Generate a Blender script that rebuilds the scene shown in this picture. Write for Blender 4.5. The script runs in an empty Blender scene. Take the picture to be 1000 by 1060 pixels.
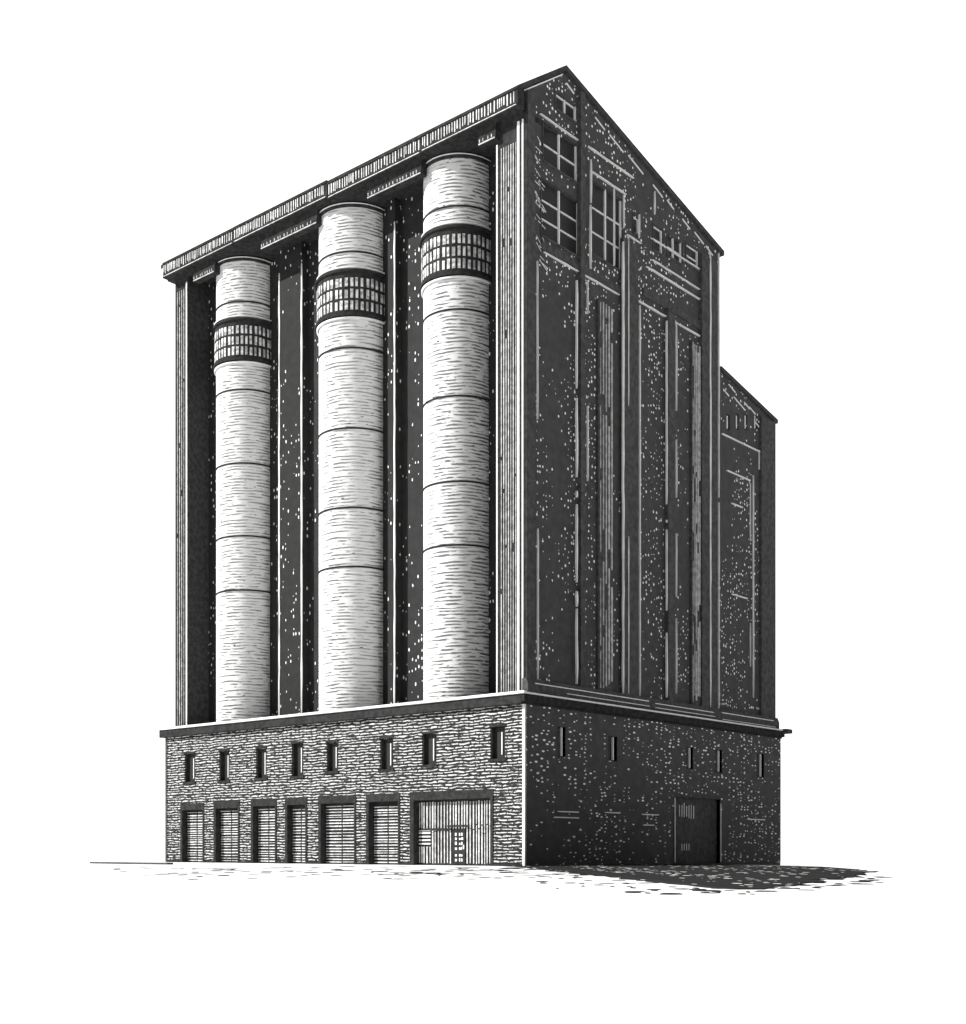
import bpy, bmesh, math, random
from mathutils import Vector
random.seed(7)
R = math.radians
S = bpy.context.scene
COL = S.collection

# ------------------------------------------------------------------ camera
CAM = Vector((46.16, -57.12, 1.05))
RT = Vector((0.7569, 0.6535)); FW = Vector((-0.6535, 0.7569))
F, CX, HZ = 1321.0, 500.0, 878.0
cd = bpy.data.cameras.new('camera'); cam = bpy.data.objects.new('camera', cd); COL.objects.link(cam)
cam.location = CAM; cam.rotation_euler = (R(90), 0, math.asin(0.6535))
cd.sensor_fit = 'HORIZONTAL'; cd.sensor_width = 36; cd.lens = F/1000*36
cd.shift_y = (HZ-530)/1000; cd.clip_end = 20000
S.camera = cam

# ------------------------------------------------------------------ sky: white behind the building, dimmed elsewhere on purpose to deepen the silo shade
w = bpy.data.worlds.new('World'); S.world = w; w.use_nodes = True
nt = w.node_tree; nt.nodes.clear()
tc = nt.nodes.new('ShaderNodeTexCoord')
dot = nt.nodes.new('ShaderNodeVectorMath'); dot.operation = 'DOT_PRODUCT'; dot.inputs[1].default_value = (FW.x, FW.y, 0)
mr = nt.nodes.new('ShaderNodeMapRange'); mr.interpolation_type = 'SMOOTHSTEP'
mr.inputs['From Min'].default_value = 0.15; mr.inputs['From Max'].default_value = 0.62
mr.inputs['To Min'].default_value = 0.08; mr.inputs['To Max'].default_value = 1.05
bg = nt.nodes.new('ShaderNodeBackground'); bg.inputs['Color'].default_value = (1, 1, 1, 1)
ow = nt.nodes.new('ShaderNodeOutputWorld')
nt.links.new(tc.outputs['Generated'], dot.inputs[0]); nt.links.new(dot.outputs['Value'], mr.inputs['Value'])
nt.links.new(mr.outputs['Result'], bg.inputs['Strength']); nt.links.new(bg.outputs[0], ow.inputs[0])

# ------------------------------------------------------------------ sun: from the left front, high
AZ = R(-130); EL = R(31)
sl = bpy.data.lights.new('sun', 'SUN'); sun = bpy.data.objects.new('sun', sl); COL.objects.link(sun)
sl.energy = 5.0; sl.angle = R(0.5); sl.color = (1, 0.99, 0.975)
to_sun = Vector((math.cos(EL)*math.cos(AZ), math.cos(EL)*math.sin(AZ), math.sin(EL)))
sun.rotation_euler = to_sun.to_track_quat('Z', 'Y').to_euler(); sun.location = (-60, -90, 90)
S.view_settings.view_transform = 'Standard'; S.view_settings.look = 'None'
S.view_settings.exposure = 0.45; S.view_settings.gamma = 1

# ------------------------------------------------------------------ measuring helpers (pixel of the photo -> metres on a wall plane)
def fx(px, y0=0.0):
    k = (px-CX)/F; dx = RT.x*k+FW.x; dy = RT.y*k+FW.y
    t = (y0-CAM.y)/dy
    return CAM.x+dx*t, t
def ry(px, x0=0.0):
    k = (px-CX)/F; dx = RT.x*k+FW.x; dy = RT.y*k+FW.y
    t = (x0-CAM.x)/dx
    return CAM.y+dy*t, t
def zz(py, depth): return CAM.z+(HZ-py)/F*depth
def FP(px, py, y0=0.0):
    x, d = fx(px, y0); return x, zz(py, d)
def RP(px, py, x0=0.0):
    y, d = ry(px, x0); return y, zz(py, d)
def GP(px, py):
    d = F*CAM.z/(py-HZ); k = (px-CX)/F*d
    return CAM.x+RT.x*k+FW.x*d, CAM.y+RT.y*k+FW.y*d

# ------------------------------------------------------------------ materials
class N:
    def __init__(s, name):
        s.m = bpy.data.materials.new(name); s.m.use_nodes = True
        s.t = s.m.node_tree; s.b = s.t.nodes['Principled BSDF']
        s.b.inputs['Roughness'].default_value = 0.85
        s.b.inputs['Specular IOR Level'].default_value = 0.15
    def n(s, typ, **kw):
        x = s.t.nodes.new('ShaderNode'+typ)
        for k, v in kw.items():
            if k in ('operation', 'data_type', 'feature', 'distance', 'interpolation_type', 'noise_dimensions', 'voronoi_dimensions'): setattr(x, k, v)
            else: x.inputs[k].default_value = v
        return x
    def l(s, a, b): s.t.links.new(a, b)
    def math(s, op, a, b=None, c=None, clamp=False):
        x = s.t.nodes.new('ShaderNodeMath'); x.operation = op; x.use_clamp = clamp
        for i, v in enumerate((a, b, c)):
            if v is None: continue
            if isinstance(v, (int, float)): x.inputs[i].default_value = v
            else: s.l(v, x.inputs[i])
        return x.outputs[0]
    def xyz(s, coord='Object'):
        t_ = s.t.nodes.new('ShaderNodeTexCoord'); sp = s.t.nodes.new('ShaderNodeSeparateXYZ')
        s.l(t_.outputs[coord], sp.inputs[0]); return sp.outputs
    def vec(s, a, b, c=0.0):
        x = s.t.nodes.new('ShaderNodeCombineXYZ')
        for i, v in enumerate((a, b, c)):
            if isinstance(v, (int, float)): x.inputs[i].default_value = v
            else: s.l(v, x.inputs[i])
        return x.outputs[0]
    def noise(s, v, scale, detail=2, rough=0.5):
        x = s.n('TexNoise'); x.inputs['Scale'].default_value = scale; x.inputs['Detail'].default_value = detail
        x.inputs['Roughness'].default_value = rough
        s.l(v, x.inputs['Vector']); return x.outputs['Fac']
    def step(s, v, a, b):
        x = s.n('MapRange'); x.interpolation_type = 'SMOOTHSTEP'
        x.inputs['From Min'].default_value = a; x.inputs['From Max'].default_value = b
        s.l(v, x.inputs['Value']); return x.outputs['Result']
    def mix(s, f, a, b):
        x = s.t.nodes.new('ShaderNodeMix'); x.data_type = 'RGBA'
        if isinstance(f, (int, float)): x.inputs[0].default_value = f
        else: s.l(f, x.inputs[0])
        for i, v in ((6, a), (7, b)):
            if isinstance(v, (int, float)): x.inputs[i].default_value = (v, v, v, 1)
            else: s.l(v, x.inputs[i])
        return x.outputs[2]
    def bump(s, h, dist, strength=1.0):
        x = s.n('Bump'); x.inputs['Distance'].default_value = dist; x.inputs['Strength'].default_value = strength
        s.l(h, x.inputs['Height']); s.l(x.outputs[0], s.b.inputs['Normal'])
    def color(s, c):
        if isinstance(c, (int, float)): s.b.inputs['Base Color'].default_value = (c, c, c, 1)
        else: s.l(c, s.b.inputs['Base Color'])

def mat_plain(name, v, grain=0.25):
    k = N(name); x, y, z = k.xyz()
    n_ = k.noise(k.vec(x, y, z), 3.0, 4, 0.6)
    k.color(k.mix(k.step(n_, 0.35, 0.65), v*(1-grain), v*(1+grain))); return k.m

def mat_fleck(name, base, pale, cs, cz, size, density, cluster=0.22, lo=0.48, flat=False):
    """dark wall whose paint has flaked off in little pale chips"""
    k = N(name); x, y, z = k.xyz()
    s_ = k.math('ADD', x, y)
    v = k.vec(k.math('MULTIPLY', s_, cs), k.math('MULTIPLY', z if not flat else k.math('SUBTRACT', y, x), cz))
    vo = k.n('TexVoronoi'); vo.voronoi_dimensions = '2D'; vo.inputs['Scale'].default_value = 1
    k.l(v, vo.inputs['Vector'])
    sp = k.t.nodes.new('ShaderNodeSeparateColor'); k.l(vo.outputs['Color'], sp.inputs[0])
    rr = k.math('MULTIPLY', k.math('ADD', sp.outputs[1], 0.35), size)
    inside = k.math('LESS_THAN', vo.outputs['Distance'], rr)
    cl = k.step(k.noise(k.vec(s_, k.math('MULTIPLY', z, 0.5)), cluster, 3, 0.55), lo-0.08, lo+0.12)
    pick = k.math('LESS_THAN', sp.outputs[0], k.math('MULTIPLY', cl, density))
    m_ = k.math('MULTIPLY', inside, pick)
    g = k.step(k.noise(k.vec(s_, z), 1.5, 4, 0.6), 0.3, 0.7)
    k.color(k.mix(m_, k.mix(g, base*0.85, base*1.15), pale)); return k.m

def mat_rubble():
    """coursed pale stone with dark ragged joints"""
    k = N('coursed_stone'); x, y, z = k.xyz()
    s_ = k.math('ADD', x, y)
    wob = k.noise(k.vec(k.math('MULTIPLY', s_, 0.9), k.math('MULTIPLY', z, 2.2)), 1.0, 3, 0.6)
    z2 = k.math('ADD', z, k.math('MULTIPLY', k.math('SUBTRACT', wob, 0.5), 0.30))
    s2 = k.math('ADD', s_, k.math('MULTIPLY', k.math('SUBTRACT', k.noise(k.vec(s_, k.math('MULTIPLY', z, 5)), 1.4, 2), 0.5), 0.9))
    br = k.n('TexBrick'); br.offset = 0.5; br.squash = 1.0
    br.inputs['Color1'].default_value = (0, 0, 0, 1); br.inputs['Color2'].default_value = (1, 1, 1, 1); br.inputs['Mortar'].default_value = (0.5,)*3+(1,)
    br.inputs['Scale'].default_value = 1.0; br.inputs['Brick Width'].default_value = 0.85; br.inputs['Row Height'].default_value = 0.185
    br.inputs['Mortar Size'].default_value = 0.066; br.inputs['Mortar Smooth'].default_value = 0.3; br.inputs['Bias'].default_value = 0
    k.l(k.vec(s2, z2), br.inputs['Vector'])
    # some joints filled, some wide
    gap = k.step(k.noise(k.vec(k.math('MULTIPLY', s_, 1.1), k.math('MULTIPLY', z, 4.0)), 1.3, 3, 0.65), 0.24, 0.38)
    joint = k.math('MULTIPLY', br.outputs['Fac'], gap)
    # short cracks inside the stones
    cr = k.step(k.noise(k.vec(k.math('MULTIPLY', s_, 1.5), k.math('MULTIPLY', z, 13.0)), 1.0, 2, 0.5), 0.57, 0.62)
    blot = k.step(k.noise(k.vec(k.math('MULTIPLY', s_, 0.9), k.math('MULTIPLY', z, 2.6)), 1.1, 4, 0.7), 0.63, 0.66)
    ink = k.math('MAXIMUM', k.math('MAXIMUM', joint, cr), blot)
    k.color(k.mix(ink, 0.62, 0.02))
    k.bump(k.math('SUBTRACT', 1.0, ink), 0.05, 0.8); return k.m

def mat_silo():
    """board-marked concrete: broken horizontal grooves all round, a few dark chips"""
    k = N('grooved_concrete'); x, y, z = k.xyz()
    oi = k.t.nodes.new('ShaderNodeObjectInfo')
    zo = k.math('ADD', z, k.math('MULTIPLY', oi.outputs['Random'], 40))
    a = k.math('MULTIPLY', k.math('ARCTAN2', y, x), 2.2)
    wob = k.noise(k.vec(k.math('MULTIPLY', a, 0.5), k.math('MULTIPLY', zo, 0.9)), 1.0, 3, 0.6)
    ph = k.math('ADD', k.math('MULTIPLY', zo, 2*math.pi/0.215), k.math('MULTIPLY', wob, 9.0))
    sn = k.math('ADD', k.math('MULTIPLY', k.math('SINE', ph), 0.5), 0.5)
    amp = k.step(k.noise(k.vec(k.math('MULTIPLY', a, 1.1), k.math('MULTIPLY', zo, 4.5)), 1.0, 2, 0.6), 0.41, 0.53)
    # every board mark is a facet turned a little round the silo's own axis
    line = k.math('MULTIPLY', k.math('SUBTRACT', 1.0, k.step(sn, 0.42, 0.64)), amp)
    th = k.math('ADD', k.math('ARCTAN2', y, x), k.math('MULTIPLY', line, R(SILO_TURN)))
    k.l(k.vec(k.math('COSINE', th), k.math('SINE', th), 0.0), k.b.inputs['Normal'])
    # hairline dark joint at the bottom of each groove, only where the groove is deep
    groove = k.math('MULTIPLY', k.math('LESS_THAN', sn, 0.12), k.step(amp, 0.93, 0.99))
    ch = k.step(k.noise(k.vec(k.math('MULTIPLY', a, 2.6), k.math('MULTIPLY', zo, 6.5)), 1.0, 1, 0.4), 0.735, 0.76)
    ink = k.math('MAXIMUM', k.math('MULTIPLY', groove, SILO_JOINT), ch)
    k.color(k.mix(ink, 0.74, 0.02)); return k.m
SILO_TURN = 42; SILO_JOINT = 0.35

def mat_ground():
    k = N('pale_ground'); x, y, z = k.xyz()
    n_ = k.noise(k.vec(x, y, z), 0.4, 5, 0.6)
    k.color(k.mix(n_, 0.93, 0.97)); return k.m

M_DARK = mat_plain('dark_render', 0.068)
M_DARK2 = mat_plain('dark_recess_render', 0.036)
M_ROOF = mat_plain('dark_roof_sheet', 0.05)
M_PALE = mat_plain('pale_trim', 0.80, 0.05)
M_FLUTE = mat_plain('pale_flute', 0.45, 0.3)
M_SLAT = mat_plain('pale_slats', 0.66, 0.25)
M_STONE = mat_rubble()
M_SILO = mat_silo()
M_GROUND = mat_ground()
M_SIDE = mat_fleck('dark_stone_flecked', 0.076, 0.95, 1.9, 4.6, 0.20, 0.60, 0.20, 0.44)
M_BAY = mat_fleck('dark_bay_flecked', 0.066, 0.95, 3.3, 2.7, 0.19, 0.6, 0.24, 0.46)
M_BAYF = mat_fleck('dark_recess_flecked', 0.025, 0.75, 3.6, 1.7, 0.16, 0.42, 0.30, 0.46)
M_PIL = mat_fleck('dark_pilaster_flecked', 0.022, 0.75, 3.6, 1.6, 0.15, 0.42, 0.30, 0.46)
M_GLASS = N('window_glass').m
_b = M_GLASS.node_tree.nodes['Principled BSDF']; _b.inputs['Base Color'].default_value = (0.03,)*3+(1,); _b.inputs['Roughness'].default_value = 0.25; _b.inputs['Specular IOR Level'].default_value = 0.3
M_FROST = mat_plain('frosted_glass', 0.55, 0.5)
M_SHADOW = mat_fleck('shadow_paint', 0.034, 0.8, 1.6, 0.6, 0.24, 0.75, 0.3, 0.5, True)  # dark colour standing in for the cast shadow beside the side wall
for _m in (M_SHADOW, M_DARK2): _m.node_tree.nodes['Principled BSDF'].inputs['Specular IOR Level'].default_value = 0.0

# ------------------------------------------------------------------ mesh helpers
class MB:
    def __init__(s): s.bm = bmesh.new()
    def box(s, x0, x1, y0, y1, z0, z1):
        if x0 > x1: x0, x1 = x1, x0
        if y0 > y1: y0, y1 = y1, y0
        if z0 > z1: z0, z1 = z1, z0
        v = [s.bm.verts.new(p) for p in ((x0,y0,z0),(x1,y0,z0),(x1,y1,z0),(x0,y1,z0),(x0,y0,z1),(x1,y0,z1),(x1,y1,z1),(x0,y1,z1))]
        for f in ((3,2,1,0),(4,5,6,7),(0,1,5,4),(1,2,6,5),(2,3,7,6),(3,0,4,7)): s.bm.faces.new([v[i] for i in f])
        return s
    def prism(s, pts, axis, a0, a1):
        """polygon pts (2D) extruded along axis ('x': pts are (y,z); 'y': (x,z); 'z': (x,y))"""
        def P(p, a):
            return {'x': (a, p[0], p[1]), 'y': (p[0], a, p[1]), 'z': (p[0], p[1], a)}[axis]
        A = [s.bm.verts.new(P(p, a0)) for p in pts]; B = [s.bm.verts.new(P(p, a1)) for p in pts]
        n = len(pts)
        s.bm.faces.new(A); s.bm.faces.new(B[::-1])
        for i in range(n): s.bm.faces.new((A[i], B[i], B[(i+1)%n], A[(i+1)%n]))
        return s
    def lathe(s, prof, cx=0, cy=0, seg=72, a0=0, a1=2*math.pi):
        full = abs(a1-a0-2*math.pi) < 1e-6
        n = seg if full else seg+1
        rings = [[s.bm.verts.new((cx+r*math.cos(a0+(a1-a0)*i/seg), cy+r*math.sin(a0+(a1-a0)*i/seg), z)) for i in range(n)] for r, z in prof]
        for j in range(len(prof)-1):
            for i in range(seg):
                k = (i+1) % n
                s.bm.faces.new((rings[j][i], rings[j][k], rings[j+1][k], rings[j+1][i]))
        return s
    def sheet(s, plane, c, wob=0):
        return s
    def arcbox(s, r0, r1, a0, a1, z0, z1, seg=3):
        pts = []
        for i in range(seg+1):
            a = a0+(a1-a0)*i/seg; pts.append((r1*math.cos(a), r1*math.sin(a)))
        for i in range(seg, -1, -1):
            a = a0+(a1-a0)*i/seg; pts.append((r0*math.cos(a), r0*math.sin(a)))
        return s.prism(pts, 'z', z0, z1)
    def build(s, name, mat, parent=None, smooth=False, bevel=0):
        bmesh.ops.recalc_face_normals(s.bm, faces=s.bm.faces)
        me = bpy.data.meshes.new(name); s.bm.to_mesh(me); s.bm.free()
        if smooth:
            for p in me.polygons: p.use_smooth = True
            me.set_sharp_from_angle(angle=R(35))
        me.materials.append(mat)
        o = bpy.data.objects.new(name, me); COL.objects.link(o); o.parent = parent
        if bevel:
            b = o.modifiers.new('bevel', 'BEVEL'); b.width = bevel; b.segments = 2; b.limit_method = 'ANGLE'
        return o

def tag(o, label=None, cat=None, group=None, kind=None):
    if label: o['label'] = label
    if cat: o['category'] = cat
    if group: o['group'] = group
    if kind: o['kind'] = kind
    return o
def empty(name, loc=(0, 0, 0)):
    o = bpy.data.objects.new(name, None); o.location = loc; COL.objects.link(o); return o

def wall(side, s0, s1, z0, z1, front, thick, holes, cuts=()):
    """solid wall with real openings. side 'f': s=x, outward -y. side 'r': s=y, outward +x."""
    m = MB(); bm = m.bm
    ss = sorted({s0, s1} | {h for q in holes for h in q[:2]}); zs = sorted({z0, z1} | {h for q in holes for h in q[2:]})
    ss = [a for a in ss if s0-1e-6 <= a <= s1+1e-6]; zs = [a for a in zs if z0-1e-6 <= a <= z1+1e-6]
    def P(s, z, d):
        return (s, front+d, z) if side == 'f' else (front-d, s, z)
    vc = {}
    def V(s, z, d):
        k = (round(s, 5), round(z, 5), d)
        if k not in vc: vc[k] = bm.verts.new(P(s, z, d))
        return vc[k]
    def solid(i, j):
        if not (0 <= i < len(ss)-1 and 0 <= j < len(zs)-1): return False
        cs, cz = (ss[i]+ss[i+1])/2, (zs[j]+zs[j+1])/2
        return not any(h[0] < cs < h[1] and h[2] < cz < h[3] for h in holes)
    for i in range(len(ss)-1):
        for j in range(len(zs)-1):
            if not solid(i, j): continue
            a, b, c, d = ss[i], ss[i+1], zs[j], zs[j+1]
            bm.faces.new((V(a,c,0), V(b,c,0), V(b,d,0), V(a,d,0)))
            bm.faces.new((V(a,d,thick), V(b,d,thick), V(b,c,thick), V(a,c,thick)))
            if not solid(i-1, j): bm.faces.new((V(a,c,0), V(a,d,0), V(a,d,thick), V(a,c,thick)))
            if not solid(i+1, j): bm.faces.new((V(b,c,0), V(b,c,thick), V(b,d,thick), V(b,d,0)))
            if not solid(i, j-1): bm.faces.new((V(a,c,0), V(a,c,thick), V(b,c,thick), V(b,c,0)))
            if not solid(i, j+1): bm.faces.new((V(a,d,0), V(b,d,0), V(b,d,thick), V(a,d,thick)))
    for co, no in cuts:
        g = bm.verts[:]+bm.edges[:]+bm.faces[:]
        r = bmesh.ops.bisect_plane(bm, geom=g, plane_co=co, plane_no=no, clear_outer=True)
        ed = [e for e in r['geom_cut'] if isinstance(e, bmesh.types.BMEdge)]
        bmesh.ops.holes_fill(bm, edges=ed)
    return m

def sbox(m, side, s0, s1, z0, z1, front, proud, back):
    """box on a wall: from `proud` in front of the plane to `back` behind it"""
    if side == 'f': m.box(s0, s1, front-proud, front+back, z0, z1)
    else: m.box(front-back, front+proud, s0, s1, z0, z1)
    return m

# ================================================================== GROUND
g = MB()
prof = [(-6000, 0), (14, 0), (16, -.03), (20, -.2), (6000, -300)]      # added drop behind the yard, keeps the building's cast shadow out of view
rows = [[g.bm.verts.new((x_, y_, z_)) for x_ in (-6000, 6000)] for y_, z_ in prof]
for a_, b_ in zip(rows, rows[1:]): g.bm.faces.new((a_[0], a_[1], b_[1], b_[0]))
tag(g.build('ground', M_GROUND), kind='structure')

# building's cast shadow painted as a dark ground sheet, ragged edge
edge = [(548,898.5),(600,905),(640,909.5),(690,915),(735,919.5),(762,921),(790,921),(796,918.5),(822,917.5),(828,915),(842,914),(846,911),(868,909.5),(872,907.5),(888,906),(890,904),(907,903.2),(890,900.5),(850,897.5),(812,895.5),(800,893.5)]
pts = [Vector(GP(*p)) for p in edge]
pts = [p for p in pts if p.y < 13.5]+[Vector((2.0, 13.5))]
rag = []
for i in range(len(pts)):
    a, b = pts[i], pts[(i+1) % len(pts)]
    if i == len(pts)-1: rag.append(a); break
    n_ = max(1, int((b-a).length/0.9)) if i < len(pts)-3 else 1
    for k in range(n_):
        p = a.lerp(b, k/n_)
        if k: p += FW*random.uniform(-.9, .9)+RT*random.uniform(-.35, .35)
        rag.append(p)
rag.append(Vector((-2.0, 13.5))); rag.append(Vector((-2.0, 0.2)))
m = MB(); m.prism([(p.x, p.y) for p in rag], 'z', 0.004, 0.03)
tag(m.build('painted_shadow', M_SHADOW), kind='structure')

# thin dark kerb running on from the front wall to the left
a = Vector((-34.4, 0.0))
p0 = Vector(GP(93, 893.9)); p1 = Vector(GP(176, 895.0))
m = MB()
d = (p0-p1)
nrm = Vector((-d.y, d.x)).normalized()
K = [p1, p1-nrm*0.0+d*0.5, p0]
m.prism([tuple(p1+nrm*0.25), tuple(p1.lerp(p0, .6)+nrm*0.2), tuple(p0), tuple(p1.lerp(p0, .6)-nrm*0.2), tuple(p1-nrm*0.25)], 'z', 0.004, 0.12)
tag(m.build('kerb', M_DARK), kind='structure')

# scattered dark clods and grit
m = MB()
def clod(x, y, rx, ry_, h, a):
    n_ = 8; ca, sa = math.cos(a), math.sin(a)
    ring = []
    for i in range(n_):
        t = 2*math.pi*i/n_; r_ = random.uniform(.65, 1.1)
        px_, py_ = rx*r_*math.cos(t), ry_*r_*math.sin(t)
        ring.append((x+px_*ca-py_*sa, y+px_*sa+py_*ca))
    A = [m.bm.verts.new((p[0], p[1], 0.002)) for p in ring]
    B = [m.bm.verts.new((x+(p[0]-x)*.7, y+(p[1]-y)*.7, h)) for p in ring]
    m.bm.faces.new(B)
    for i in range(n_): m.bm.faces.new((A[i], A[(i+1)%n_], B[(i+1)%n_], B[i]))
vw = math.atan2(RT.y, RT.x)
def field(x0, x1, y0, y1, cnt, smin, smax):
    for _ in range(cnt):
        px, py = random.uniform(x0, x1), random.uniform(y0, y1)
        x, y = GP(px, py); dpt = F*CAM.z/(py-HZ)
        L = random.uniform(smin, smax)**1.0*dpt/F*0.5
        clod(x, y, L, random.uniform(.25, .5)*dpt/45, random.uniform(.012, .03), vw+random.uniform(-.12, .12))
field(120, 430, 898, 903, 26, 3, 16); field(150, 420, 903, 911, 22, 2, 20)
field(430, 560, 898, 904, 30, 5, 26); field(400, 600, 904, 911, 22, 3, 22)
field(560, 700, 911, 920, 14, 3, 16); field(640, 810, 922, 926, 8, 4, 18)
field(800, 915, 904, 917, 44, 6, 30); field(200, 420, 897, 907, 30, 6, 26); field(420, 600, 898, 908, 34, 8, 34); field(640, 800, 920, 926, 14, 8, 30); field(700, 850, 918, 923, 16, 6, 26); field(590, 700, 905, 916, 16, 6, 24)
tag(m.build('gravel', M_DARK2), kind='stuff')
bpy.data.objects['gravel']['label'] = 'scattered dark grit and clods on the pale ground before the building'
bpy.data.objects['gravel']['category'] = 'gravel'

# ================================================================== MAIN BUILDING
L = 34.66; W = 30.9
mill = empty('mill_building', (0, 0, 0))
tag(mill, 'tall dark industrial mill with pale stone ground floor, gabled side and bays behind the silos', 'mill')
T = 0.6
# --- ground floor front: openings
win_px = [(191,202,781,809),(227,237.5,778,808),(265,276,775,805),(302,314,770,803),(338,350,769,798),(393.5,407,765,796),(437,452,760,791),(507.5,523,753,785)]
door_px = [(188,211,833),(222.5,247.5,831),(261,286,828.5),(296.5,317.5,827),(331,368,825.5),(380.5,413.5,823.5)]
gate_px = (426, 509.5, 818)
wins = []
for a, b, c, d in win_px:
    x0, z1 = FP(a, c); x1, z0 = FP(b, d); wins.append((x0, x1, z0, z1))
doors = []
for a, b, c in door_px:
    x0, z1 = FP(a, c); x1, _ = FP(b, c); doors.append((x0, x1, 0.0, z1))
gx0, gz = FP(gate_px[0], 820); gx1, gz2 = FP(gate_px[1], 818); gate = (gx0, gx1, 0.0, gz2)
wall('f', -L, 0, 0.0, 9.35, 0.0, T, wins+doors+[gate]).build('stone_front_wall', M_STONE, mill)
# --- ground floor side: openings
slot_px = [(578,585,752,784),(631,638.5,762,788),(711,717,773,796),(741,747,776,800),(784.5,790.5,780,805)]
slots = []
for a, b, c, d in slot_px:
    y0, z1 = RP(a, c); y1, z0 = RP(b, d); slots.append((y0, y1, z0, z1))
dy0, dz = RP(698.5, 825); dy1, _ = RP(745, 832); sdoor = (dy0, dy1, 0.0, dz)
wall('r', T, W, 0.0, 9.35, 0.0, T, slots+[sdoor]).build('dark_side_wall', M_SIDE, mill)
m = MB(); m.box(-L, -L+T, T, W, 0, 9.35); m.box(-L+T, -T, W-T, W, 0, 9.35); m.build('rear_wall', M_DARK, mill)
m = MB(); m.box(-0.14, 0.035, -0.035, 0.10, 0.0, 9.34); m.build('corner_quoin', M_PALE, mill)
MB().box(0.0, 0.02, 0.10, T-.002, 0.0, 9.34).build('corner_facing', M_SIDE, mill)
m = MB(); m.box(-L-0.06, -L+0.14, -0.04, 0.2, 0.0, 9.34); m.build('drain_pipe', M_DARK, mill)
# plinth along the front, between the doors
last = -L+.15
for q in sorted(doors+[gate])+[(-.05,)*2]:
    MB().box(last, q[0]-.1, -0.07, 0.0, 0.002, 0.14).build('plinth', M_DARK2, mill); last = q[1]+.1
# cornice and pale coping around the ground floor
m = MB(); m.prism([(-0.42, 9.35), (W+.05, 9.35), (W+.05, 9.9), (-0.42, 9.9)], 'x', -L-0.3, 0.10)
m.box(0.10, 0.32, -0.42, W+.05, 9.45, 9.9); m.build('cornice', M_DARK2, mill, bevel=0.03)
m = MB()
m.box(-L-0.42, 0.42, -0.56, -0.30, 9.9, 10.06); m.box(0.16, 0.42, -0.30, W-0.4, 9.9, 10.0)
m.build('coping', M_PALE, mill, bevel=0.03)
m = MB(); m.box(-0.3, 0.75, W-0.4, W+0.5, 9.72, 10.05); m.build('cornice_end', M_DARK, mill, bevel=0.08)
m = MB(); m.box(-L+.2, 0.10, -0.30, W-.1, 9.902, 10.0); m.build('ledge', M_DARK2, mill)

MB().box(-L+.01, -.01, .01, W-.01, -3, -.01).build('foundation', M_DARK, mill)
# --- small front windows
for q in wins:
    x0, x1, z0, z1 = q
    m = MB(); t = .09
    m.box(x0-.04, x1+.04, -.05, .12, z1, z1+.14); m.box(x0-.10, x1+.12, -.10, .10, z0-.16, z0-.002)
    m.box(x0+.002, x0+t, .06, .30, z0, z1-.002); m.box(x1-t, x1-.002, .06, .30, z0, z1-.002)
    f = m.build('window', M_DARK2, mill)
    MB().box(x0+.01, x1-.01, .30, .36, z0+.01, z1-.01).build('pane', M_GLASS, f)
    c = x0+(x1-x0)*.62
    MB().box(c-.035, c+.035, .22, .299, z0+.25, z1-.3).build('mullion', M_PALE, f)
# --- slatted front doors
for q in doors:
    x0, x1, z0, z1 = q
    m = MB()
    m.box(x0-.10, x1+.06, -.05, .40, z1-.42, z1+.08)
    m.box(x0-.10, x0+.14, -.05, .55, 0, z1-.42); m.box(x1-.10, x1+.06, -.05, .45, 0, z1-.42)
    d_ = m.build('door', M_DARK2, mill)
    MB().box(x0+.14, x1-.10, .46, .55, 0, z1-.42).build('door_backing', M_DARK2, d_)
    m = MB(); z = .12
    mid = (x0+x1)/2+.05
    while z < z1-.62:
        h = random.uniform(.04, .075)
        segs = [(x0+.20, mid-.05), (mid+.05, x1-.16)] if x1-x0 > 1.2 else [(x0+.2, x1-.16)]
        for a, b in segs:
            c = a
            while c < b-.05:
                e = min(b, c+random.uniform(.35, 1.3))
                if b-e < .2: e = b
                m.box(c, e-.03, .38+random.uniform(0, .03), .455, z+random.uniform(-.015, .015), z+h); c = e
        z += h+random.uniform(.10, .16)
    m.build('slats', M_SLAT, d_)
# --- big plank gate with a wicket
x0, x1, z0, z1 = gate
m = MB(); m.box(x0-.12, x1+.10, -.05, .40, z1-.45, z1+.08)
m.box(x0-.12, x0+.22, -.05, .55, 0, z1-.45); m.box(x1-.12, x1+.10, -.05, .45, 0, z1-.45)
gd = m.build('gate', M_DARK2, mill)
MB().box(x0+.22, x1-.12, .46, .55, 0, z1-.45).build('gate_backing', M_DARK2, gd)
m = MB(); c = x0+.28
wk0, wk1 = x0+(x1-x0)*.47, x0+(x1-x0)*.63
pn0, pn1 = x0+.28, x0+(x1-x0)*.19
while c < x1-.25:
    wd = random.uniform(.04, .085)
    top = z1-.55-random.uniform(0, .06)
    lo = .10+random.uniform(0, .05)
    inw = wk0 < c+wd/2 < wk1; inp = pn0-.1 < c+wd/2 < pn1
    if inw: m.box(c, c+wd, .39, .455, 2.25, top)
    elif inp:
        m.box(c, c+wd, .39, .455, lo, 1.15); m.box(c, c+wd, .39, .455, 2.25, top)
    else:
        k_ = random.uniform(1.9, 2.5)
        m.box(c, c+wd, .39+random.uniform(0, .02), .455, lo, k_-.03); m.box(c, c+wd, .39, .455, k_+random.uniform(.0, .05), top)
    c += wd+random.uniform(.12, .21)
m.build('planks', M_SLAT, gd)
m = MB()
for z in (1.28, 1.5, 1.72, 1.94, 2.1): m.box(pn0, pn1, .37, .455, z, z+.09)
m.build('louvre', M_PALE, gd)
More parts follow.
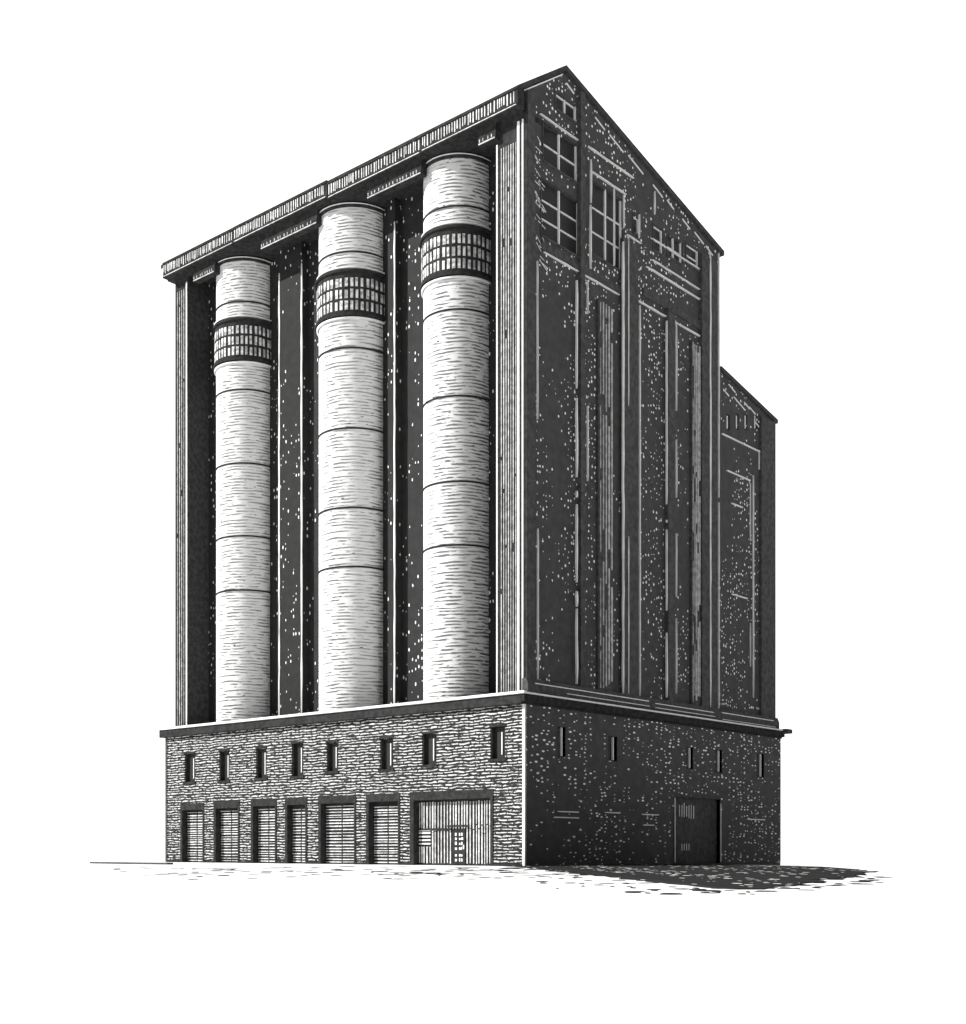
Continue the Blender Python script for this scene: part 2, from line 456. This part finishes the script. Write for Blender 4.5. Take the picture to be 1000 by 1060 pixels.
m = MB(); m.box(wk0, wk1, .36, .455, .05, 2.2); wk = m.build('wicket_door', M_DARK2, gd)
m = MB(); xm = (wk0+wk1)/2
for z in (.25, .55, .95, 1.25, 1.55, 1.8):
    for a in (-.28, .05, .22): MB().box(xm+a, xm+a+random.uniform(.07, .16), .335, .359, z, z+random.uniform(.1, .2)).build('wicket_panel', M_PALE, wk)
MB().box(wk1-.14, wk1-.06, .31, .359, 1.0, 1.25).build('handle', M_PALE, wk)
m = MB(); m.box(x0+.25, wk0-.05, .33, .388, 2.15, 2.27); m.box(wk0-.4, wk1+.3, .33, .388, 2.35, 2.45); m.build('gate_rail', M_DARK2, gd)

# --- side wall slots and side door
for q in slots:
    y0, y1, z0, z1 = q
    m = MB(); m.box(-.30, .03, y0-.08, y0, z0-.05, z1+.05); m.box(-.30, .03, y1, y1+.08, z0-.05, z1+.05)
    f = m.build('slot_window', M_DARK, mill)
    MB().box(-.36, -.30, y0, y1, z0, z1).build('pane', M_GLASS, f)
    MB().box(-.10, .04, y0+(y1-y0)*.4, y0+(y1-y0)*.4+.09, z0+.05, z1-.05).build('mullion', M_PALE, f)
y0, y1, z0, z1 = sdoor
m = MB(); m.box(-.35, .04, y0-.12, y0, 0, z1); m.box(-.35, .04, y1, y1+.12, 0, z1); m.box(-.35, .04, y0-.12, y1+.12, z1, z1+.15)
dr = m.build('side_door', M_DARK, mill)
MB().box(-.32, -.24, y0, y1, 0, z1).build('door_leaf', M_DARK, dr)
m = MB(); MB().box(.0401, .075, y0-.10, y0-.02, .1, z1-.05).build('edge_trim', M_PALE, dr); MB().box(.0401, .075, y1+.02, y1+.10, .1, z1-.3).build('edge_trim', M_PALE, dr)
m = MB()
for k in range(7): MB().box(-.235, -.20, y0+.9+k*.30, y0+.9+k*.30+random.uniform(.05, .09), z1-random.uniform(1.2, 1.5), z1-random.uniform(.35, .6)).build('vent_slit', M_PALE, dr)
for k in range(4): MB().box(-.235, -.20, y0+1.2+k*.3, y0+1.2+k*.3+.07, .9, 1.35).build('vent_slit', M_PALE, dr)
# pale ledges (drip stones) on the side wall
for px, py, px2 in ((577,840,598),(573,846,598),(626,841,641),(664,843,681),(773,848,791),(665,854,676)):
    a, z = RP(px, py); b, _ = RP(px2, py)
    MB().box(.0, .10, a, b, z-.035, z+.035).build('drip_stone', M_PALE, mill)

def ragged(m, axis, c, z0, z1, wd, a0, a1):
    """upright strip of uneven width"""
    n_ = max(3, int((z1-z0)/.9)); l_, r_ = [], []
    for i in range(n_+1):
        z = z0+(z1-z0)*i/n_; e = .25 if i in (0, n_) else 1
        l_.append((c-wd/2*e*random.uniform(.35, 1.2), z)); r_.append((c+wd/2*e*random.uniform(.35, 1.2), z))
    return m.prism(l_+r_[::-1], axis, a0, a1)
# ------------------------------------------------------------------ upper storeys
XR = -0.45                       # side wall plane
ya, za = RP(583, 69, XR)         # gable apex
yf, zf = RP(744, 258, XR)        # far eave
EZ = 44.72                        # near eave height at y = 0
sn = (za-EZ-.14)/(ya+.38); sf = (zf-za)/(yf-ya)
cuts = [(Vector((0, ya, za-.30)), Vector((0, -sn, 1)).normalized()), (Vector((0, ya, za-.30)), Vector((0, -sf, 1)).normalized())]
def rect(a, b, c, d, x0=XR):
    y0_, zt0 = RP(a, c, x0); y1_, zb1 = RP(b, d, x0); return (y0_, y1_, zb1, zt0)
# (left px, right px, top py at left, bottom py at left), columns, rows
gw = [((562,598,126,166),2,2), ((560,600,184,243),2,3), ((575,597,95,112),2,1), ((612,644,186,262),2,3), ((676,686,232,258),1,2), ((690,706,241,264),2,2), ((710,723,251,272),1,2), ((655,662,222,240),1,1), ((560,597,297,297),0,0)]
ups = []
for (a, b, c, d), nc, nr in gw:
    if nc == 0: continue
    y0_, dep = ry(a, XR); y1_, _ = ry(b, XR)
    ups.append((y0_, y1_, zz(d, dep), zz(c, dep), nc, nr))
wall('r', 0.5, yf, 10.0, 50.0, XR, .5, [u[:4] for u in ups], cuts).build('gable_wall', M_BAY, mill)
for y0_, y1_, z0_, z1_, nc, nr in ups:
    m = MB(); m.box(XR-.25, XR-.18, y0_, y1_, z0_, z1_); f = None
    fr = MB(); t = .07
    fr.box(XR-.30, XR+.06, y0_-t, y0_-.002, z0_-t, z1_+t); fr.box(XR-.30, XR+.06, y1_+.002, y1_+t, z0_-t, z1_+t)
    fr.box(XR-.30, XR+.06, y0_, y1_, z1_+.002, z1_+t); fr.box(XR-.3, XR+.1, y0_, y1_, z0_-.12, z0_-.002)
    f = fr.build('gable_window', M_DARK, mill)
    m.build('pane', M_GLASS, f)
    m = MB()
    for i in range(1, nc+1):
        c = y0_+(y1_-y0_)*i/nc-.05
        m.box(XR-.175, XR-.06, c-.05, c+.05, z0_+.03, z1_-.03)
    for j in range(1, nr+1):
        c = z0_+(z1_-z0_)*j/(nr+.0)-.06
        if j == nr and nc > 1 and nr > 1: continue
        for i in range(nc):
            a = y0_+(y1_-y0_)*i/nc+.12; b = y0_+(y1_-y0_)*(i+1)/nc-.15
            if b > a: m.box(XR-.175, XR-.09, a, b, c-.03, c+.03)
    m.build('glazing_bars', M_PALE, f)

def slope_z(y):
    return (za-.35)+(sn*(y-ya) if y < ya else sf*(y-ya))
# pilasters of the side wall
for a, b, top in ((601.5,606,None),(646,661,245),(692,699,318),(727,743,262)):
    y0_, dp = ry(a, XR+.3); y1_, _ = ry(b, XR+.3)
    zt = min(slope_z(y0_), slope_z(y1_))-.1 if top is None else zz(top, dp)
    zt = min(zt, min(slope_z(y0_), slope_z(y1_))-.1)
    MB().box(XR, XR+.30, y0_, y1_, 10.9, zt).build('pilaster', M_DARK, mill)
MB().box(XR, XR+.30, 0.5, 1.15, 10.9, slope_z(.5)-.15).build('pilaster', M_DARK, mill)
for k in range(26):
    y = random.uniform(1.25, 2.1); z = random.uniform(35.5, 44); d_ = random.uniform(.3, .8); h = random.uniform(.1, .5); w_ = random.uniform(.03, .06)
    MB().prism([(y, z), (y+d_, z-h), (y+d_, z-h+w_*.5), (y, z+w_)], 'x', XR+.001, XR+.03).build('paint_flake', M_PALE, mill)
# edge highlights built as pale upright strips: px, top py, bottom py, width
def strip(name, px, py0, py1, wd, x0=XR+.30, pr=.05, mat=M_PALE, par=None):
    y_, dp = ry(px, x0); z1_, z0_ = zz(py0, dp), max(zz(py1, dp), 10.92)
    z1_ = min(z1_, slope_z(y_)-.2) if par is None else z1_
    ragged(MB(), 'x', y_, z0_, z1_, wd*1.15, x0-.08, x0+pr).build(name, mat, par or mill)
for px, a, b, wd in ((556.5,270,434,.05),(557,547,703,.05),(597.2,290,402,.13),(597.2,412,494,.13),(597.2,508,515,.13),(597.2,522,603,.13),(597.2,612,628,.13),(597.2,630,708,.13),
                     (608.5,290,325,.06),(608.5,420,498,.06),(612,165,210,.06),(611.5,212,278,.08),(636,195,275,.05),(645.3,250,728,.12),(650.5,243,420,.05),(650.5,555,730,.06),(662.5,316,720,.07),
                     (690.3,332,522,.07),(690.3,538,541,.07),(690.3,548,632,.07),(690.3,655,722,.10),(700.3,335,425,.07),(700.3,455,515,.07),(700.3,552,618,.07),(700.3,640,718,.07),
                     (735.3,262,738,.13),(744.3,520,742,.06),(744.3,262,515,.07),(662,222,246,.06),(678,198,222,.05),(646,202,236,.06)):
    strip('edge_highlight', px, a, b, wd)
# fluted pale half-columns of the side wall
for px0, px1, a, b in ((620.5,635,309,714),(717,725.5,352,727)):
    y0_, dp = ry(px0, XR+.25); y1_, _ = ry(px1, XR+.25); zt = zz(a, dp); n_ = 5
    MB().box(XR, XR+.18, y0_, y1_, 10.9, zt).build('half_column', M_DARK, mill)
    m = MB()
    for i in range(n_):
        c = y0_+(y1_-y0_)*(i+.6)/n_
        z = 11.0+random.uniform(0, .6)
        while z < zt-.5:
            e = min(zt-random.uniform(0, .25), z+random.uniform(4, 16)*(0.35+i/n_))
            w_ = (.02+.012*i)*random.uniform(.8, 1.3)
            m.box(XR+.18, XR+.24, c-w_, c+w_, z, e); z = e+random.uniform(.2, 1.5)*(1.6-i/n_)
    m.build('fluting', M_FLUTE, mill)
# string courses and ledges following the storeys (px, py) -> (px2)
def course(name, px, py, px2, h, mat, pr=.10, x0=XR):
    y0_, dp = ry(px, x0); y1_, _ = ry(px2, x0); z = zz(py, dp)
    if mat is M_DARK: MB().box(x0, x0+pr, y0_, y1_, z-h/2, z+h/2).build(name, mat, mill); return
    n_ = max(3, int((y1_-y0_)/.7)); lo_, hi_ = [], []
    for i in range(n_+1):
        y = y0_+(y1_-y0_)*i/n_; e = .3 if i in (0, n_) else 1
        lo_.append((y, z-h/2*e*random.uniform(.3, 1.4))); hi_.append((y, z+h/2*e*random.uniform(.3, 1.4)))
    MB().prism(lo_+hi_[::-1], 'x', x0, x0+pr).build(name, mat, mill)
for a in ((562,261,640,.06,M_PALE),(608,152,655,.07,M_PALE),(612,178,647,.07,M_PALE),(668,276,731,.07,M_PALE),(674,269,732,.05,M_PALE),(657,310,729,.07,M_PALE),(674,247,724,.05,M_PALE),
          (648,243,663,.06,M_PALE),(558,118,604,.05,M_PALE)):
    course('string_course', *a, pr=.14)
for a in ((560,254,645,.5,M_DARK),(665,302,730,.55,M_DARK)):
    course('floor_band', *a, pr=.12)
# plinth under the side wall
m = MB()
e0, e1 = .3, ry(744, 0)[0]
m.prism([(0.02, 10.0), (0.02, 10.55), (-.12, 10.9), (XR+.02, 10.9), (XR+.02, 10.0)], 'y', e0, W-.25)
m.build('side_plinth', M_DARK, mill)
m = MB()
m.box(-.03, .0, 1.0, 12.9, 10.60, 10.66); m.box(.02, .06, 4.0, 12.9, 10.28, 10.32); m.box(.02, .06, 13.6, 21.0, 10.52, 10.57); m.box(.02, .06, 13.6, 21.2, 10.25, 10.29)
m.box(.02, .06, 22.2, 30.0, 10.14, 10.18); m.box(-.03, .0, 22.2, 29.8, 10.60, 10.66)
m.build('plinth_trim', M_PALE, mill)

# roof
TH = .32; OV = .16
zn = lambda y: za+sn*(y-ya)
zr = lambda y: za+sf*(y-ya)
yA, yB = -.35, yf+.35
m = MB(); m.prism([(yA, zn(yA)), (ya, za), (yB, zr(yB)), (yB, zr(yB)-TH), (ya, za-TH), (yA, zn(yA)-TH)], 'x', XR+OV+.1, -L-.2)
rf = m.build('roof', M_ROOF, mill)
for off, a, b in ((-.42, .2, ya-.15),):
    MB().prism([(a, zn(a)+off), (b, zn(b)+off), (b, zn(b)+off-.08), (a, zn(a)+off-.08)], 'x', XR+.02, XR+.1).build('verge_trim', M_PALE, rf)
c = ya+.3
while c < yf-1:
    e = c+random.uniform(.5, 1.8); o_ = -.75-random.uniform(0, .12)
    MB().prism([(c, zr(c)+o_), (e, zr(e)+o_-.1), (e, zr(e)+o_-.17), (c, zr(c)+o_-.07)], 'x', XR+.001, XR+.06).build('verge_trim', M_PALE, rf); c = e+random.uniform(.1, 1.2)
# rear and left closing walls
m = MB()
m.prism([(3.2, 10), (yf, 10), (yf, zr(yf)-TH), (ya, za-TH-.02), (3.2, zn(3.2)-TH-.02)], 'x', -L+.75, -L+1.1)
m.box(-L+1.1, XR-.5, yf-.4, yf, 10, zr(yf)-TH-.1); m.build('back_wall', M_DARK, mill)

# --- recessed front: back wall, bays, piers
YB = 3.0
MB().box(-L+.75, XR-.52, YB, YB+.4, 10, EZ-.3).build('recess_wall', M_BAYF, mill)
# corner piers with fluting
xp0, _ = fx(514.5, .45)
MB().box(xp0, XR-.51, .45, YB, 10, EZ-.5).box(XR-.51, XR+.30, .45, .50, 10, EZ-.5).build('corner_pier', M_DARK2, mill)
xl0, _ = fx(181.5, .45); xl1, _ = fx(194, .45)
MB().box(xl0, xl1, .45, YB, 10, EZ-.5).build('corner_pier', M_DARK2, mill)
def flute(x0, x1, n_, z1_, y=.45):
    m = MB()
    for i in range(n_):
        c = x0+(x1-x0)*(i+.5)/n_; z = 10.05
        while z < z1_-.3:
            e = min(z1_, z+random.uniform(6, 30)); wd = random.uniform(.014, .036)
            m.box(c-wd, c+wd, y-.05, y, z, e-.12); z = e+random.uniform(0, .5)
    return m
flute(xp0+.28, XR-.45, 7, EZ-2.4).build('fluting', M_FLUTE, mill)
flute(xl0+.2, xl1-.25, 4, EZ-1.8).build('fluting', M_FLUTE, mill)
m = MB()
m.box(xp0, xp0+.09, .38, .45, 10.05, EZ-2.2); m.box(XR-.42, XR-.26, .38, .45, 10.05, EZ-1.4); m.box(XR+.04-.09, XR+.05, .36, .46, 10.05, EZ-1.4)
m.box(xl1-.10, xl1, .38, .45, 10.05, EZ-1.5)
m.build('pier_trim', M_PALE, mill)
# pilasters between the silos (dark) with edge highlights built as pale strips
for px0, px1, edges in ((209.5,222,(209.5,)),(289.5,312.5,(289.5,312.5)),(401.5,408.7,(408.7,))):
    yq = YB-.6
    a, _ = fx(px0, yq); b, _ = fx(px1, yq)
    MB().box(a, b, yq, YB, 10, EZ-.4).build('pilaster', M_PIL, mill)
    for e in edges:
        c, dp = fx(e, yq)
        ragged(MB(), 'y', c, 10.05, EZ-2.6, .12, yq-.06, yq+.02).build('edge_highlight', M_PALE, mill)

# --- eaves fascia with upright pale slats, in four slightly stepped runs
runs = [(170, 243, 0.30), (243, 340, .32), (340, 437, .12), (437, 541.5, .18)]
YE = -.30
MB().box(-L+.1, XR+.05, YE+.35, YB, EZ-1.02, EZ-.75).build('soffit', M_DARK2, mill)
for a, b, up in runs:
    x0, _ = fx(a, YE); x1, _ = fx(b, YE); x1 = min(x1, XR+.28)
    t = EZ-.02+up*.6; bt = EZ-.98+up*.5
    m = MB(); m.box(x0, x1-.01, YE-.10-up*.2, YE+.5, t-.16, t); m.box(x0, x1-.01, YE-.04-up*.2, YE+.5, bt, t-.16); m.box(x0, x1-.01, YE-.08-up*.2, YE+.5, bt-.14, bt)
    fz = m.build('fascia', M_DARK2, mill)
    m = MB(); c = x0+.12
    while c < x1-.2:
        wd = random.uniform(.035, .09); h = random.uniform(.02, .18)
        m.box(c, c+wd, YE-.075-up*.2, YE-.04-up*.2, bt+.08+h, t-.2-random.uniform(0, .06)); c += wd+random.uniform(.09, .22)
    m.box(x0+.1, x1-.15, YE-.095-up*.2, YE-.08-up*.2, bt-.07, bt-.03)
    m.build('fascia_slats', M_SLAT, fz)
# lower bracket strips under the eaves, between the silos
for a, b in ((200,222),(270,328),(380,436),(495,513)):
    x0, _ = fx(a, .1); x1, _ = fx(b, .1)
    m = MB(); m.box(x0, x1, .10, .6, EZ-1.95, EZ-1.02); br_ = m.build('eaves_bracket', M_DARK2, mill)
    m = MB(); m.box(x0+.05, x1-.05, .06, .10, EZ-1.93, EZ-1.86); c = x0+.1
    while c < x1-.2:
        m.box(c, c+.06, .06, .10, EZ-1.8, EZ-1.62); c += random.uniform(.2, .45)
    m.build('bracket_trim', M_FLUTE, br_)

# ================================================================== LOWER WING
wing = empty('side_wing', (XR, 26, 10))
tag(wing, 'narrow lower dark wing with a sloping roof at the far end of the gabled side', 'annex')
def W_(o):  # keep world placement when parented to the wing
    o.location = (-XR, -26, -10); o.parent = wing; return o
wy0 = yf+.02; wy1, wd1 = ry(800.5, XR)
_, wz0 = RP(745, 380, XR); wz1 = zz(433, wd1)
ws = (wz1-wz0)/(wy1-wy0)
wc = [(Vector((0, wy0, wz0-.2)), Vector((0, -ws, 1)).normalized())]
small = []
for a, b in ((752,756),(762,765),(771,774),(781,784)):
    y0_, dp = ry(a, XR); y1_, _ = ry(b, XR); small.append((y0_, y1_, zz(444, dp)+.0, zz(428, dp)))
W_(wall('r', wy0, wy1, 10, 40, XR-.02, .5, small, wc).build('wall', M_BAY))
m = MB(); m.prism([(wy1-.4, 10), (wy1, 10), (wy1, wz1-.3), (wy1-.4, wz1-.2)], 'x', -14, XR-.52); m.prism([(wy0, 10), (wy1, 10), (wy1, wz1-.3), (wy0, wz0-.3)], 'x', -14.4, -14); W_(m.build('rear_wall', M_DARK))
for q in small:
    f = W_(MB().box(XR-.40, XR-.32, q[0], q[1], q[2], q[3]).build('window', M_GLASS))
    o = MB().box(XR-.18, XR-.06, (q[0]+q[1])/2-.09, (q[0]+q[1])/2+.02, q[2]+.1, q[3]-.1).build('mullion', M_PALE); o.parent = f
m = MB(); m.prism([(wy0, wz0), (wy1+.35, wz1+ws*.35), (wy1+.35, wz1+ws*.35-.28), (wy0, wz0-.28)], 'x', XR+.22, -14.6)
W_(m.build('roof', M_ROOF))
for k in range(9):
    c = wy0+.6+k*.75; e = c+random.uniform(.5, 1.1); o_ = -.5-random.uniform(0, .9)-k*.04
    W_(MB().prism([(c, wz0+ws*(c-wy0)+o_), (e, wz0+ws*(e-wy0)+o_-.12), (e, wz0+ws*(e-wy0)+o_-.20), (c, wz0+ws*(c-wy0)+o_-.05)], 'x', XR-.018, XR+.04).build('verge_trim', M_PALE))
def wcourse(px, py, px2, h=.07):
    y0_, dp = ry(px, XR); y1_, _ = ry(px2, XR); z = zz(py, dp)
    W_(MB().box(XR-.02, XR+.1, y0_, y1_, z-h/2, z+h/2).build('string_course', M_PALE))
for a in ((747,449,796),(752,487,776),(757,615,773),(757,521,768)): wcourse(*a)
def wstrip(px, a, b, wd):
    y_, dp = ry(px, XR); W_(ragged(MB(), 'x', y_, max(zz(b, dp), 10.95), zz(a, dp), wd, XR-.02, XR+.08).build('edge_highlight', M_PALE))  # edge highlights of the wing, built as pale strips
for a in ((779.5,492,722,.10),(776.5,500,560,.05),(785.5,466,486,.05),(776.5,645,690,.05),(794.5,640,650,.08)): wstrip(*a)
y0_, _ = ry(786, XR); W_(MB().box(XR-.02, XR+.2, y0_, wy1, 10.9, wz1-.4).build('pilaster', M_DARK))

# ================================================================== SILOS
RAD = 2.2; YC = 2.9
def centre_for(px_left, RAD=2.2):
    """x of a cylinder whose left silhouette falls at px_left"""
    lo, hi = -L, 0
    for _ in range(50):
        c = (lo+hi)/2
        v = Vector((c-CAM.x, YC-CAM.y)); dd = v.length
        r_ = v.dot(RT); f_ = v.dot(FW); ang = math.atan2(r_, f_)-math.asin(RAD/dd)
        if CX+F*math.tan(ang) < px_left: lo = c
        else: hi = c
    return (lo+hi)/2
SC = (1.05, 1.14, 1.06)
xs = [centre_for(p, RAD*q) for p, q in zip((438.3, 330, 223.8), SC)]
BASE = 10.0
v = Vector((xs[0]-CAM.x, YC-CAM.y)); DEP = v.dot(FW)
Hs = 43.38-BASE
def make_silo():
    root = empty('grain_silo', (xs[0], YC, BASE))
    MB().lathe([(0.01, 0.0), (RAD+.06, 0.0), (RAD+.06, .25), (RAD, .3), (RAD, Hs), (0.01, Hs+.01)], seg=96).build('shell', M_SILO, root, smooth=True)
    # cap: dark drum flaring to the soffit with pale rim
    MB().lathe([(RAD-.05, Hs+.01), (RAD+.12, Hs+.02), (RAD+.14, Hs+.14), (RAD+.02, Hs+.28), (RAD-.1, Hs+.34)], seg=96).build('cap', M_DARK2, root, smooth=True)
    MB().lathe([(RAD+.10, Hs+.16), (RAD+.17, Hs+.17), (RAD+.17, Hs+.21), (RAD+.10, Hs+.22)], seg=96).build('cap_rim', M_PALE, root, smooth=True)
    # hoops
    for z in HOOPS:
        MB().lathe([(RAD-.01, z-.06), (RAD+.05, z-.05), (RAD+.05, z+.05), (RAD-.01, z+.06)], seg=96).build('hoop', M_DARK2, root, smooth=True)
    # gallery of windows
    b0, b1 = BAND
    m = MB().lathe([(RAD-.02, b0), (RAD+.10, b0), (RAD+.10, b1), (RAD-.02, b1)], seg=96)
    ga = m.build('window_gallery', M_DARK2, root, smooth=True)
    for z in (b0-.04, b1+.04):
        MB().lathe([(RAD, z-.10), (RAD+.22, z-.08), (RAD+.22, z+.08), (RAD, z+.10)], seg=96).build('gallery_rim', M_DARK2, ga, smooth=True)
    MB().lathe([(RAD+.05, b0-.30), (RAD+.14, b0-.28), (RAD+.14, b0-.2), (RAD+.05, b0-.18)], seg=96).build('sill', M_PALE, ga, smooth=True)
    MB().lathe([(RAD+.05, b1+.20), (RAD+.16, b1+.22), (RAD+.16, b1+.3), (RAD+.05, b1+.32)], seg=96).build('rim_trim', M_PALE, ga, smooth=True)
    nw = 9; a0 = R(-168)
    for k in range(nw):
        a = a0+k*R(23)
        m = MB()
        h = (b1-b0-.5)/3
        for j in range(3):
            for i in range(3):
                s0 = a+R(1.6)+i*R(7.2)+R(random.uniform(-.5, .5)); s1 = s0+R(random.uniform(3.2, 5.0))
                z = b0+.22+j*h
                m.arcbox(RAD+.09, RAD+.125, s0, s1, z+.05, z+h-.10-random.uniform(0, .08), 2)
        m.build('window', M_FROST, ga)
    return root
def zsilo(py):   # heights measured on the left edge of the nearest silo
    return zz(py, DEP)-BASE
HOOPS = [zsilo(p) for p in (232, 336, 423, 509, 573)]
BAND = (zsilo(300), zsilo(254))
s0 = make_silo()
def copy_tree(o, parent=None):
    c = o.copy(); COL.objects.link(c); c.parent = parent
    for ch in list(o.children): copy_tree(ch, c)
    return c
s0.scale = (SC[0], SC[0], 1)
silos = [s0]
for x, q in zip(xs[1:], SC[1:]):
    c = copy_tree(s0); c.location = (x, YC, BASE); c.scale = (q, q, 1); silos.append(c)
labs = ['pale banded silo nearest the gabled corner, right of the other two', 'middle pale banded silo, standing between two others in the dark bays', 'pale banded silo at the far left end of the front, smallest in view']
for o, l_ in zip(silos, labs): tag(o, l_, 'silo', 'tall round silos along the front of the mill')

S.render.engine = 'CYCLES'
S.cycles.max_bounces = 6
